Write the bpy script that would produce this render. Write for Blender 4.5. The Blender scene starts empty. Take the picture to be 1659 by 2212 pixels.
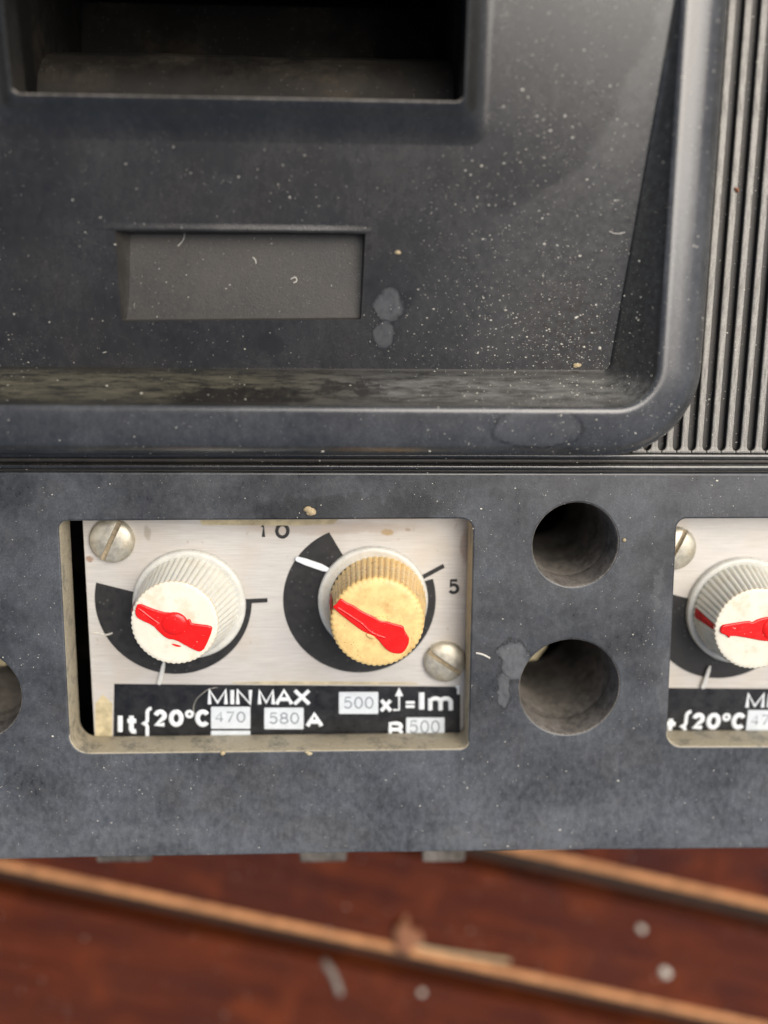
import bpy, bmesh, math, random
from mathutils import Vector, Matrix, noise as mnoise
from mathutils.bvhtree import BVHTree

random.seed(11)
SC = bpy.context.scene
COL = SC.collection
MM = 0.001                      # everything below is written in millimetres

# ------------------------------------------------------------------ camera
# the nadir of the camera (foot of its perpendicular on the front cover) is the world origin, 130 mm below it
FPX, CAMZ = 2175.0, 130.0
nadir = Vector((735 - 829.5, -(640 - 1106), -FPX)).normalized()
Zc = -nadir
e = Vector((0, 1, 0)); Yc = (e - e.dot(Zc) * Zc).normalized(); Xc = Yc.cross(Zc)
MC = Matrix((Xc, Yc, Zc))       # camera -> world
cam = bpy.data.cameras.new('camera')
cam.sensor_fit = 'VERTICAL'; cam.sensor_height = 24.0; cam.lens = 24.0 * FPX / 2212.0
cam.clip_start = 0.005; cam.clip_end = 100
cam.dof.use_dof = True; cam.dof.focus_distance = 0.1335; cam.dof.aperture_fstop = 5.2
camo = bpy.data.objects.new('camera', cam); COL.objects.link(camo)
camo.matrix_world = Matrix.Translation((0, 0, CAMZ * MM)) @ MC.to_4x4()
SC.camera = camo

# ------------------------------------------------------------------ light
SUN_EL, SUN_AZ = 60.0, 44.0       # azimuth measured counter-clockwise from +x
w = bpy.data.worlds.new('World'); SC.world = w; w.use_nodes = True
nt = w.node_tree
bg = nt.nodes['Background']; sky = nt.nodes.new('ShaderNodeTexSky')
sky.sky_type = 'NISHITA'; sky.sun_disc = False
sky.sun_elevation = math.radians(SUN_EL); sky.sun_rotation = math.radians(90 - SUN_AZ)
sky.air_density = 1.0; sky.dust_density = 6.0; sky.ozone_density = 0.5
nt.links.new(sky.outputs[0], bg.inputs[0]); bg.inputs[1].default_value = 0.09
sl = bpy.data.lights.new('sun', 'SUN'); sl.energy = 2.8; sl.angle = math.radians(50); sl.color = (1, .955, .88)
so = bpy.data.objects.new('sun', sl); COL.objects.link(so)
sd = Vector((math.cos(math.radians(SUN_EL)) * math.cos(math.radians(SUN_AZ)),
             math.cos(math.radians(SUN_EL)) * math.sin(math.radians(SUN_AZ)), math.sin(math.radians(SUN_EL))))
so.rotation_euler = sd.to_track_quat('Z', 'Y').to_euler()
so.location = sd * 2
vs = SC.view_settings
SC.display_settings.display_device = 'sRGB'
vs.view_transform = 'Standard'; vs.look = 'None'; vs.gamma = 1; vs.exposure = 0.08

# ------------------------------------------------------------------ measuring helper (photo position -> millimetres at height z)
def U(px, py, z=0.0):
    v = MC @ Vector((px - 829.5, -(py - 1106), -FPX))
    t = (z - CAMZ) / v.z
    return Vector((v.x * t, v.y * t))
def Zm(ox, oy, s):              # map of an enlarged view back to the whole photo
    return lambda x, y: ((ox + x * s) * .54861, (oy + y * s) * .54861)
Z4 = Zm(480, 2080, .34358); Z5 = Zm(1150, 2060, .36166); Z6 = Zm(1900, 1900, .6775)

# ------------------------------------------------------------------ materials
class NT:
    def __init__(s, name):
        s.m = bpy.data.materials.new(name); s.m.use_nodes = True
        s.t = s.m.node_tree; s.b = s.t.nodes['Principled BSDF']
        tc = s.n('ShaderNodeTexCoord')
        s.P = s.vm('MULTIPLY', tc.outputs['Object'], (1000, 1000, 1000))
    def n(s, ty, **kw):
        nd = s.t.nodes.new(ty)
        for k, v in kw.items(): setattr(nd, k, v)
        return nd
    def put(s, sock, v):
        if isinstance(v, bpy.types.NodeSocket): s.t.links.new(v, sock)
        elif isinstance(v, tuple) and len(v) == 3 and sock.type == 'RGBA': sock.default_value = (*v, 1)
        else: sock.default_value = v
    def vm(s, op, a, b=None):
        nd = s.n('ShaderNodeVectorMath', operation=op); s.put(nd.inputs[0], a)
        if b is not None: s.put(nd.inputs[1], b)
        return nd.outputs['Value'] if op == 'LENGTH' else nd.outputs[0]
    def ma(s, op, a, b=0.0, clamp=False):
        nd = s.n('ShaderNodeMath', operation=op, use_clamp=clamp); s.put(nd.inputs[0], a); s.put(nd.inputs[1], b)
        return nd.outputs[0]
    def noise(s, scale, detail=4, rough=.55, vec=None, stretch=None):
        v = s.P if vec is None else vec
        if stretch: v = s.vm('MULTIPLY', v, stretch)
        nd = s.n('ShaderNodeTexNoise'); s.put(nd.inputs['Vector'], v)
        nd.inputs['Scale'].default_value = scale; nd.inputs['Detail'].default_value = detail; nd.inputs['Roughness'].default_value = rough
        return nd.outputs[0]
    def rng(s, v, a, b, c=0.0, d=1.0, smooth=True):
        nd = s.n('ShaderNodeMapRange'); nd.clamp = True
        if smooth: nd.interpolation_type = 'SMOOTHSTEP'
        s.put(nd.inputs[0], v)
        for i, x in zip((1, 2, 3, 4), (a, b, c, d)): nd.inputs[i].default_value = x
        return nd.outputs[0]
    def mix(s, f, a, b):
        nd = s.n('ShaderNodeMix', data_type='RGBA'); s.put(nd.inputs[0], f)
        s.put(nd.inputs[6], a); s.put(nd.inputs[7], b)
        return nd.outputs[2]
    def sep(s, v):
        nd = s.n('ShaderNodeSeparateXYZ'); s.put(nd.inputs[0], v); return nd.outputs
    def bump(s, h, strength, dist=.0001):
        nd = s.n('ShaderNodeBump'); nd.inputs['Strength'].default_value = strength; nd.inputs['Distance'].default_value = dist
        s.put(nd.inputs['Height'], h); s.put(s.b.inputs['Normal'], nd.outputs[0])
    def set(s, **kw):
        for k, v in kw.items(): s.put(s.b.inputs[k.replace('_', ' ')], v)
        return s.m
    def ellipse(s, c, r, rot=0, wob=.35, seed=0):
        """distance (1 at the rim) from a patch with a wavering outline"""
        d = s.vm('SUBTRACT', s.P, (c[0], c[1], 0))
        nz = s.n('ShaderNodeTexNoise'); s.put(nz.inputs['Vector'], s.vm('ADD', s.P, (seed * 7.3, seed * 3.1, 0)))
        nz.inputs['Scale'].default_value = .38; nz.inputs['Detail'].default_value = 5; nz.inputs['Roughness'].default_value = .65
        d = s.vm('ADD', d, s.vm('MULTIPLY', s.vm('SUBTRACT', nz.outputs[1], (.5, .5, .5)), (wob * 8, wob * 8, 0)))
        vr = s.n('ShaderNodeVectorRotate', rotation_type='Z_AXIS'); s.put(vr.inputs['Vector'], d); vr.inputs['Angle'].default_value = -rot
        return s.vm('LENGTH', s.vm('MULTIPLY', vr.outputs[0], (1 / r[0], 1 / r[1], 0)))

def plastic(name, base, dust, amount, rough=.4, stains_reflections=(), brown=(.085, .07, .05), bf=.5, low=None, extra=None, spec=.5, droug=.3, bk=.35, bd=.00012, mot=.5):
    q = NT(name)
    n1 = q.noise(.07, 6, .65); n2 = q.noise(.9, 8, .74, stretch=(1.3, .75, 1)); n3 = q.noise(3.6, 5, .7); n4 = q.noise(9, 2, .5)
    a = q.ma('ADD', q.ma('MULTIPLY', q.rng(n1, .3, .72), 1 - mot), q.ma('MULTIPLY', q.rng(n2, .3, .76), mot))
    a = q.ma('MULTIPLY', a, q.rng(n3, .25, .72, .62, 1.3))
    if low:                       # painted sky reflection, paler towards the bottom edge
        y = q.sep(q.P)[1]
        a = q.ma('ADD', a, q.ma('MULTIPLY', q.rng(y, low[0], low[1], low[2], 0.0), q.rng(n2, .3, .65, .4, 1.1)))
    a = q.ma('MULTIPLY', a, amount, clamp=True)
    nb = q.noise(.11, 4, .6, vec=q.vm('ADD', q.P, (31, 17, 5)))
    dcol = q.mix(q.ma('MULTIPLY', q.rng(nb, .42, .68), bf), dust, brown)
    c = q.mix(a, base, dcol)
    # fine scratches and rubbed streaks in a few directions
    for k, (an, sc_) in enumerate(((.35, 1.0), (-.9, .7), (1.5, .85))):
        vr = q.n('ShaderNodeVectorRotate', rotation_type='Z_AXIS'); q.put(vr.inputs['Vector'], q.P); vr.inputs['Angle'].default_value = an
        sn = q.noise(sc_, 3, .6, vec=vr.outputs[0], stretch=(.09, 5.5, 1))
        pt = q.noise(.13, 3, .5, vec=q.vm('ADD', q.P, (k * 41, 13, 0)))
        c = q.mix(q.ma('MULTIPLY', q.ma('MULTIPLY', q.rng(sn, .66, .74), q.rng(pt, .48, .62)), .42), c, dust)
    # fine pale grains
    vo = q.n('ShaderNodeTexVoronoi'); q.put(vo.inputs['Vector'], q.P); vo.inputs['Scale'].default_value = 2.6
    wn = q.sep(vo.outputs['Color'])
    g = q.ma('MULTIPLY', q.rng(vo.outputs['Distance'], .10, .2, 1, 0), q.rng(wn[0], .86, .9))
    c = q.mix(q.ma('MULTIPLY', g, .35), c, (.34, .33, .3))
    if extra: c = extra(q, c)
    for k, (ce, r, rot, wob, lig, ring) in enumerate(stains_reflections):
        d = q.ellipse(ce, r, rot, wob, k + 1)
        c = q.mix(q.ma('MULTIPLY', q.ma('MULTIPLY', q.rng(d, .7, 1.0, 1, 0), abs(lig)), q.rng(n2, .25, .6, .45, 1)), c, (.14, .145, .15) if lig > 0 else (.012, .011, .01))
        c = q.mix(q.ma('MULTIPLY', q.ma('MULTIPLY', q.rng(d, .9, .98), q.rng(d, 1.0, 1.12, 1, 0)), q.ma('MULTIPLY', q.rng(n2, .38, .56), ring)), c, (.012, .011, .01))
    h = q.ma('ADD', q.ma('MULTIPLY', n3, .8), q.ma('MULTIPLY', n4, .5))
    q.bump(h, bk, bd)
    ro = q.ma('ADD', rough, q.ma('MULTIPLY', a, droug))
    ro = q.ma('ADD', ro, q.ma('MULTIPLY', q.ma('SUBTRACT', n2, .5), droug))
    return q.set(Base_Color=c, Roughness=ro, Specular_IOR_Level=spec)

def um(px, py, z=0):
    p = U(px, py, z); return (p.x, p.y)
PX = .0598
panel_stains = [
    (um(1110, 1430), (2.3, 3.2), .3, .45, .7, .9), (um(1088, 1490), (1.0, 2.6), .1, .35, .6, .8),
    (um(980, 1810), (6, 1.6), 0, .8, .3, 0), (um(330, 1800), (9, 2.0), 0, .9, .28, 0), (um(1290, 1760), (10, 2.6), .1, .9, .22, 0),
    (um(1440, 1480), (1.2, 6), .05, .6, .35, 0), (um(1420, 1270), (.9, 4), -.1, .7, .3, 0), (um(740, 1100), (16, 2.2), 0, .8, -.5, 0)]
bezel_stains_reflections = [
    (um(838, 660, 0), (2.1, 2.3), .2, .3, .5, .9), (um(830, 722, 0), (1.5, 1.9), 0, .2, .42, .9), (um(880, 640, 0), (1.6, 1.1), .6, .4, -.6, 0),
    (um(590, 745, 0), (1.9, 1.6), 0, .5, -.7, 0), (um(800, 535, 1), (.5, .6), 0, .3, -.8, 0), (um(670, 575, 1), (2, 1.5), .2, .5, -.35, 0),
    (um(1160, 925, 6), (5.6, 2.6), 0, .18, .22, .7), (um(520, 858, 4.5), (10, 1.25), 0, .3, -1, 0), (um(760, 838, 3), (5, .7), 0, .5, -.8, 0)]  # last two paint dark reflection streaks on the lower slope

def face_sheen_and_dust(q, c):
    """painted pale reflection with a curved edge on the recessed face, plus dust and dirt"""
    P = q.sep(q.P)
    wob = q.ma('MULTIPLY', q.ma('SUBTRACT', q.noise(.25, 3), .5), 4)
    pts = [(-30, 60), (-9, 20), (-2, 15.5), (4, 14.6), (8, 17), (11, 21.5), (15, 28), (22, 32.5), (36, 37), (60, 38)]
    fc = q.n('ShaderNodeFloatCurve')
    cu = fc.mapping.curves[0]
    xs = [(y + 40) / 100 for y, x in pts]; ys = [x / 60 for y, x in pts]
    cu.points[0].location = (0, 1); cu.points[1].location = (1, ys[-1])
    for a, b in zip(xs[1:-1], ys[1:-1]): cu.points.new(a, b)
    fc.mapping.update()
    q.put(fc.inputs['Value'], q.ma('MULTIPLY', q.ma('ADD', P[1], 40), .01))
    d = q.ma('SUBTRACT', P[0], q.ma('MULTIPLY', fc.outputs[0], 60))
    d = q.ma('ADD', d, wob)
    low_ = q.rng(P[1], 4, 19)                     # the reflection's edge is sharp above and fades out below
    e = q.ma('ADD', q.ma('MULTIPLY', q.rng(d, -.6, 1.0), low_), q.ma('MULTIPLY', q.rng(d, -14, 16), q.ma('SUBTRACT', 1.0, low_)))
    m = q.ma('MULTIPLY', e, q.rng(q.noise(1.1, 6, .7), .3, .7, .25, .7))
    c = q.mix(q.ma('MULTIPLY', m, .55), c, (.155, .155, .147))  # painted reflection, a paler grey right of the curve
    # brown crumbs of dirt gathered in the corner
    k = um(1235, 720, 0)
    dd = q.vm('LENGTH', q.vm('SUBTRACT', q.vm('MULTIPLY', q.P, (1, 1, 0)), (k[0], k[1], 0)))
    m2 = q.ma('MULTIPLY', q.rng(dd, 2, 9, 1, 0), q.rng(q.noise(1.6, 5, .7), .45, .62))
    c = q.mix(q.ma('MULTIPLY', m2, .7), c, (.035, .026, .018))
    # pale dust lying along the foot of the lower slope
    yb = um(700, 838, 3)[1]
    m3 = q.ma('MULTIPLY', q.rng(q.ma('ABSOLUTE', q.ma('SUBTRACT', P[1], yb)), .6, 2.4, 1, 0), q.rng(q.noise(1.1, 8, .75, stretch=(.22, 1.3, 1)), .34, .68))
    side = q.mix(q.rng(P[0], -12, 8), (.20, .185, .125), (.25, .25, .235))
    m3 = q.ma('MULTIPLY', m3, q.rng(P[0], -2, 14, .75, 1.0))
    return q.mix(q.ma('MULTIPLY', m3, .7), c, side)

M = {}
M['cover'] = plastic('dusty_black_plastic', (.0145, .0158, .0175), (.115, .127, .143), .75, .27, panel_stains, bf=.28, droug=.18, bk=.2, mot=.32, spec=.65, low=(-76, -45, .55))
M['bezel'] = plastic('glossy_black_plastic', (.011, .0109, .0104), (.09, .088, .081), .34, .15, bezel_stains_reflections, bf=.6, extra=face_sheen_and_dust, spec=.85, droug=.16, bk=.16, mot=.4)
M['plate_floor'] = plastic('recess_floor_plastic', (.011, .0118, .0122), (.05, .052, .05), .5, .42, bezel_stains_reflections[4:6], bf=.2, spec=.3)
M['rim'] = plastic('scuffed_sheen_rim_plastic', (.024, .0255, .028), (.14, .146, .153), .55, .14, bezel_stains_reflections[6:7], bf=.2, spec=.85, droug=.15, bk=.14, mot=.4)  # scuffed rim, its grey lifted to stand in for sky sheen
M['base'] = plastic('old_black_plastic', (.022, .021, .02), (.10, .09, .075), .5, .38, bf=.8)
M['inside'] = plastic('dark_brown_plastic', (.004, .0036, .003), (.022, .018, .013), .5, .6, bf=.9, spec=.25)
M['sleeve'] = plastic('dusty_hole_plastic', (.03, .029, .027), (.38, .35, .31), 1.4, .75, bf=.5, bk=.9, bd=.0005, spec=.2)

M['deep'] = plastic('shade_black_inside', (.004, .0037, .0033), (.012, .011, .009), .4, .7, bf=.9, spec=.15)  # near-black colour that paints in the shade of the depths
def mat_caked():
    q = NT('caked_tan_dust')
    n = q.noise(.35, 5, .6); n2 = q.noise(2.5, 4)
    c = q.mix(q.rng(n, .33, .52), (.20, .185, .14), (.40, .35, .25))
    c = q.mix(q.rng(n2, .35, .75, 0, .5), c, (.52, .47, .36))
    q.bump(q.ma('ADD', n, n2), .5, .0003)
    return q.set(Base_Color=c, Roughness=.6)
M['caked'] = mat_caked()

def mat_alu():
    q = NT('brushed_aluminium')
    s = q.noise(1.0, 4, .7, stretch=(.25, 9, 1)); b = q.noise(.12, 4); f = q.noise(.8, 5, .6)
    c = q.mix(q.rng(s, .3, .7), (.53, .51, .475), (.66, .64, .605))
    y = q.sep(q.P)[1]
    c = q.mix(q.ma('MULTIPLY', q.rng(b, .42, .7), .35), c, (.55, .47, .36))
    c = q.mix(q.ma('MULTIPLY', q.rng(f, .66, .74), .5), c, (.34, .24, .13))
    for k, (ce, r, col, f2) in enumerate(((um(838, 1150, -5.7), (1.1, .6), (.42, .28, .10), .75), (um(880, 1143, -5.7), (.5, .35), (.3, .22, .14), .6), (um(194, 1207, -5.7), (.7, .5), (.28, .14, .06), .7),
                                          (um(700, 1140, -5.7), (16, 1.1), (.40, .31, .24), .4), (um(1005, 1180, -5.7), (.9, 3.2), (.30, .2, .15), .5), (um(320, 1150, -5.7), (.6, 1.2), (.3, .25, .18), .5))):  # the wide ellipse paints the soft shadow under the window's upper edge
        d = q.ellipse(ce, r, 0, .22, k + 20)
        c = q.mix(q.ma('MULTIPLY', q.rng(d, .5, 1.05, 1, 0), f2), c, col)
    q.bump(s, .12, .00008)
    return q.set(Base_Color=c, Metallic=.35, Roughness=q.rng(s, .3, .7, .42, .58), Specular_IOR_Level=.4)
M['alu'] = mat_alu()

def simple(name, col, rough=.5, var=.15, scale=1.2, metal=0.0, bump=.1, spec=.5, speck=None, sss=0, dirt=None):
    q = NT(name)
    n = q.noise(scale, 5, .6); n2 = q.noise(scale * 6, 3)
    dk = tuple(x * (1 - var) for x in col); lt = tuple(min(1, x * (1 + var)) for x in col)
    c = q.mix(q.rng(n, .3, .7), dk, lt)
    if dirt: c = q.mix(q.ma('MULTIPLY', q.rng(q.noise(scale * .7, 5, .65, vec=q.vm('ADD', q.P, (9, 4, 2))), .5, .72), dirt[1]), c, dirt[0])
    if speck:
        vo = q.n('ShaderNodeTexVoronoi'); q.put(vo.inputs['Vector'], q.P); vo.inputs['Scale'].default_value = speck[2]
        wn = q.sep(vo.outputs['Color'])
        g = q.ma('MULTIPLY', q.rng(vo.outputs['Distance'], .12, .3, 1, 0), q.rng(wn[0], speck[3], speck[3] + .03))
        c = q.mix(q.ma('MULTIPLY', g, speck[1]), c, speck[0])
    if bump: q.bump(q.ma('ADD', n, n2), bump, .00012)
    if sss:
        q.b.inputs['Subsurface Weight'].default_value = sss; q.b.inputs['Subsurface Radius'].default_value = (1, .8, .5)
        q.b.inputs['Subsurface Scale'].default_value = .0015
    return q.set(Base_Color=c, Roughness=q.rng(n, .3, .7, rough - .08, rough + .08), Metallic=metal, Specular_IOR_Level=spec)
M['black_print'] = simple('black_print', (.014, .014, .014), .5, .3, 1, speck=((.2, .2, .2), .35, 1.8, .8))
M['label'] = simple('black_label', (.013, .014, .016), .35, .3, .8, speck=((.16, .16, .16), .3, 1.8, .86))
M['white_print'] = simple('white_raised_print', (.76, .80, .83), .42, .04)
M['tab'] = simple('pale_number_tab', (.63, .68, .72), .4, .05)
M['grey_print'] = simple('grey_stamped_digits', (.16, .19, .22), .5, .15, 3)
M['ivory'] = simple('ivory_plastic', (.80, .76, .63), .42, .05, .5, sss=.15, dirt=((.60, .49, .31), .5))
M['ivory_side'] = simple('side_ivory_plastic', (.76, .75, .67), .35, .05, .5, sss=.35, dirt=((.5, .45, .33), .3))  # slightly greyer ivory on the sides of the knob
M['ivory_edge'] = simple('grubby_ivory_edge', (.66, .56, .40), .45, .08, 1.2)
M['amber_side'] = simple('yellowed_side_plastic', (.82, .565, .225), .32, .08, .6, sss=.35, dirt=((.45, .26, .08), .35))  # slightly deeper amber on the sides of the knob
M['flange'] = simple('translucent_white_plastic', (.62, .62, .58), .28, .06, .6, sss=.2)
M['amber'] = simple('yellowed_plastic', (.83, .585, .245), .42, .12, .6, sss=.12, speck=((.16, .09, .03), .8, 3.4, .86), dirt=((.52, .30, .09), .6))
M['red'] = simple('red_paint', (.80, .012, .010), .16, .1, .8, bump=.25)
M['old_red'] = simple('faded_red_paint', (.58, .014, .016), .4, .35, 1.5, bump=.3)
M['zinc'] = simple('dull_zinc', (.56, .53, .44), .42, .2, .7, metal=.55, dirt=((.34, .27, .15), .6))
M['slot'] = simple('dirty_slot', (.33, .27, .18), .7, .3, 1.5, metal=.1)
M['pale_dust'] = simple('pale_dust', (.62, .60, .52), .6, .45, 2.5, bump=0)
M['tan_crumb'] = simple('tan_crumb', (.46, .37, .22), .8, .3, 2)
M['brown_crumb'] = simple('brown_crumb', (.26, .11, .055), .8, .3, 2)
M['fibre'] = simple('pale_fibre', (.62, .60, .54), .7, .1, 2, bump=0)
M['glue'] = simple('yellowed_glue', (.50, .43, .27), .35, .2, .7)

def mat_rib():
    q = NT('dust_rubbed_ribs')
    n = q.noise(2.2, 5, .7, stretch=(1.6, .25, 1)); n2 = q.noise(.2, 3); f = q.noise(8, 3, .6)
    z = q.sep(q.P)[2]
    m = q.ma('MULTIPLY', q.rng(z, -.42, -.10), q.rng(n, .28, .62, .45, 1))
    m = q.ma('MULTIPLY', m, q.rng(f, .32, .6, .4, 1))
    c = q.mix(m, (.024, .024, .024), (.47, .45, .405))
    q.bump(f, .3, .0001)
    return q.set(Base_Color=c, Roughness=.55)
M['rib'] = mat_rib()

def mat_plank():
    q = NT('red_brown_varnish')
    g = q.noise(.5, 6, .65, stretch=(.06, .8, 1)); b = q.noise(.03, 4); r = q.noise(.16, 5, .6)
    oi = q.n('ShaderNodeObjectInfo')
    c = q.mix(q.rng(g, .3, .7), (.034, .006, .0024), (.105, .021, .006))
    c = q.mix(q.ma('MULTIPLY', q.rng(b, .4, .65), .5), c, (.035, .011, .008))
    c = q.mix(q.ma('MULTIPLY', q.rng(q.noise(.05, 4, .6, vec=q.vm('ADD', q.P, (60, 8, 0))), .48, .7), .7), c, (.16, .034, .008))
    c = q.mix(q.ma('MULTIPLY', oi.outputs['Random'], .25), c, (.16, .042, .013))
    c = q.mix(q.ma('MULTIPLY', q.rng(q.noise(.35, 6, .7), .62, .72), .5), c, (.2, .11, .08))
    q.bump(q.ma('ADD', g, r), .1, .0004)
    return q.set(Base_Color=c, Roughness=q.rng(r, .3, .7, .1, .22), Specular_IOR_Level=.45)
M['plank'] = mat_plank()
M['plank_edge'] = simple('worn_plank_edge', (.58, .27, .11), .6, .25, .3, dirt=((.3, .14, .07), .5))
M['earth'] = simple('dark_ground', (.03, .018, .012), .8, .3, .2)

# ------------------------------------------------------------------ object helpers
def link_mesh(name, me, mat, parent=None, smooth=40, scale=True):
    if scale:
        me.transform(Matrix.Scale(MM, 4))
    mats = mat if isinstance(mat, (list, tuple)) else [mat]
    for m in mats: me.materials.append(M[m])
    if smooth:
        me.shade_smooth(); me.set_sharp_from_angle(angle=math.radians(smooth))
    o = bpy.data.objects.new(name, me); COL.objects.link(o)
    if parent: o.parent = parent
    return o
def me_from(verts, faces):
    me = bpy.data.meshes.new('m'); me.from_pydata([tuple(v) for v in verts], [], faces); me.update(); return me
def recalc(me):
    bm = bmesh.new(); bm.from_mesh(me); bmesh.ops.recalc_face_normals(bm, faces=bm.faces); bm.to_mesh(me); bm.free(); return me
def curve_mesh(loops, half=0.0, bevel=0.0, res=2, z=0.0, keep=True):
    """flat outline(s) -> plate of thickness 2*(half) with rounded rims (mm); z is the middle"""
    cu = bpy.data.curves.new('c', 'CURVE'); cu.dimensions = '2D'; cu.fill_mode = 'BOTH'
    cu.extrude = max(half - bevel, 0); cu.bevel_depth = bevel; cu.bevel_resolution = res
    if keep: cu.offset = -bevel
    for lp in loops:
        sp = cu.splines.new('POLY'); sp.points.add(len(lp) - 1); sp.use_cyclic_u = True
        for p, c in zip(sp.points, lp): p.co = (c[0], c[1], 0, 1)
    ob = bpy.data.objects.new('c', cu); COL.objects.link(ob)
    dg = bpy.context.evaluated_depsgraph_get()
    me = bpy.data.meshes.new_from_object(ob.evaluated_get(dg))
    bpy.data.objects.remove(ob); bpy.data.curves.remove(cu)
    me.transform(Matrix.Translation((0, 0, z)))
    me.materials.clear()
    return me
def tube_mesh(lines, r, zs=1.0, z=0.0, res=2, cyc=()):
    cu = bpy.data.curves.new('c', 'CURVE'); cu.dimensions = '3D'; cu.fill_mode = 'FULL'
    cu.bevel_depth = r; cu.bevel_resolution = res; cu.use_fill_caps = True
    for i, lp in enumerate(lines):
        sp = cu.splines.new('POLY'); sp.points.add(len(lp) - 1)
        sp.use_cyclic_u = i in cyc
        for k, (p, c) in enumerate(zip(sp.points, lp)):
            p.co = (c[0], c[1], c[2] if len(c) > 2 else 0, 1)
    ob = bpy.data.objects.new('c', cu); COL.objects.link(ob)
    dg = bpy.context.evaluated_depsgraph_get()
    me = bpy.data.meshes.new_from_object(ob.evaluated_get(dg))
    bpy.data.objects.remove(ob); bpy.data.curves.remove(cu)
    me.transform(Matrix.Translation((0, 0, z)) @ Matrix.Diagonal((1, 1, zs, 1)))
    me.materials.clear()
    return me
def join(meshes):
    bm = bmesh.new()
    for m in meshes: bm.from_mesh(m); bpy.data.meshes.remove(m)
    me = bpy.data.meshes.new('m'); bm.to_mesh(me); bm.free(); return me
def round_poly(pts, radii, n=8):
    out = []
    N = len(pts)
    for i, p in enumerate(pts):
        p = Vector(p[:2]); a = Vector(pts[i - 1][:2]); b = Vector(pts[(i + 1) % N][:2])
        r = radii[i] if isinstance(radii, (list, tuple)) else radii
        u = (a - p).normalized(); v = (b - p).normalized()
        ang = u.angle(v); t = r / math.tan(ang / 2)
        c = p + (u + v).normalized() * (r / math.sin(ang / 2))
        s = p + u * t; f = p + v * t
        a0 = math.atan2(s.y - c.y, s.x - c.x); a1 = math.atan2(f.y - c.y, f.x - c.x)
        d = (a1 - a0 + math.pi) % (2 * math.pi) - math.pi
        for k in range(n + 1):
            an = a0 + d * k / n
            out.append(Vector((c.x + r * math.cos(an), c.y + r * math.sin(an))))
    return out
def circle(c, r, n=64, ry=None):
    ry = ry or r
    return [Vector((c[0] + r * math.cos(2 * math.pi * k / n), c[1] + ry * math.sin(2 * math.pi * k / n))) for k in range(n)]
def loft(loops, close=True, cap0=False, cap1=False):
    n = len(loops[0]); V = [v for l in loops for v in l]; F = []
    for i in range(len(loops) - 1):
        for k in range(n if close else n - 1):
            a = i * n + k; b = i * n + (k + 1) % n
            F.append((a, b, b + n, a + n))
    if cap0: F.append(tuple(range(n - 1, -1, -1)))
    if cap1: F.append(tuple(range((len(loops) - 1) * n, len(loops) * n)))
    return me_from(V, F)
def box(x0, x1, y0, y1, z0, z1):
    v = [(x, y, z) for z in (z0, z1) for y in (y0, y1) for x in (x0, x1)]
    return me_from(v, [(0, 2, 3, 1), (4, 5, 7, 6), (0, 1, 5, 4), (2, 6, 7, 3), (0, 4, 6, 2), (1, 3, 7, 5)])
def tag(o, label, cat, group=None, kind=None):
    if label: o['label'] = label
    if cat: o['category'] = cat
    if group: o['group'] = group
    if kind: o['kind'] = kind
    return o

# ------------------------------------------------------------------ floor: narrow varnished slats far below
ZF = -75.0
p0 = U(0, 1880, ZF); p1 = U(1529, 2205, ZF)
dirv = (p1 - p0).normalized(); nrm = Vector((-dirv.y, dirv.x))        # nrm points up the picture
q2 = U(1109, 1845, ZF); pitch = (q2 - p0).dot(nrm)
ang = math.atan2(dirv.y, dirv.x)
floor = link_mesh('floor', me_from([(-4000, -4000, ZF - 7), (4000, -4000, ZF - 7), (4000, 4000, ZF - 7), (-4000, 4000, ZF - 7)], [(0, 1, 2, 3)]), 'earth', smooth=0)
tag(floor, 'dark ground beneath narrow red-brown varnished slats', None, kind='structure')
def plank_mesh(W=None):
    # cross-section along nrm (v) with its lower long edge (v=0) proud and worn bare, upper edge tucked lower
    W, L = W or pitch, 520
    prof = [(0.25, -5.0, 1), (0.0, -1.1, 1), (.12, -.45, 1), (.5, -.1, 1), (1.2, 0.02, 1), (2.5, 0.0, 0), (5, -.1, 0), (10, -.4, 0), (13, -.62, 0), (W - 6.1, -.72, 0), (W - 6.0, -6.5, 0)]
    V, F, mi = [], [], []
    ns = 14
    for i in range(ns + 1):
        x = -L / 2 + L * i / ns
        for (v, z, m) in prof: V.append((x, v, z))
    n = len(prof)
    for i in range(ns):
        for k in range(n - 1):
            a = i * n + k; F.append((a, a + n, a + n + 1, a + 1)); mi.append(prof[k][2])
    F.append(tuple(range(n))); mi.append(1); F.append(tuple(range(ns * n + n - 1, ns * n - 1, -1))); mi.append(1)
    me = me_from(V, F)
    for p, m in zip(me.polygons, mi): p.material_index = m
    return me
pm = plank_mesh()
wide = link_mesh('plank', plank_mesh(pitch + 15), ['plank', 'plank_edge'], floor, smooth=14)
pl = link_mesh('plank', pm, ['plank', 'plank_edge'], floor, smooth=14)
line_mid = (p0 + p1) / 2
for i in range(-8, 15):
    o = pl if i == -8 else pl.copy()
    if i != -8: COL.objects.link(o); o.parent = floor
    if i == -1: bpy.data.objects.remove(o); o = wide
    c = line_mid + nrm * (pitch * i - (15 if i < 0 else 0))
    o.location = (c.x * MM, c.y * MM, ZF * MM); o.rotation_euler = (0, 0, ang)

# ------------------------------------------------------------------ the breaker
br = bpy.data.objects.new('circuit_breaker', None); COL.objects.link(br)
br.empty_display_size = .02
tag(br, 'dusty black moulded circuit breaker with setting knobs in cut-out windows and a ribbed side', 'circuit breaker')

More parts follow.
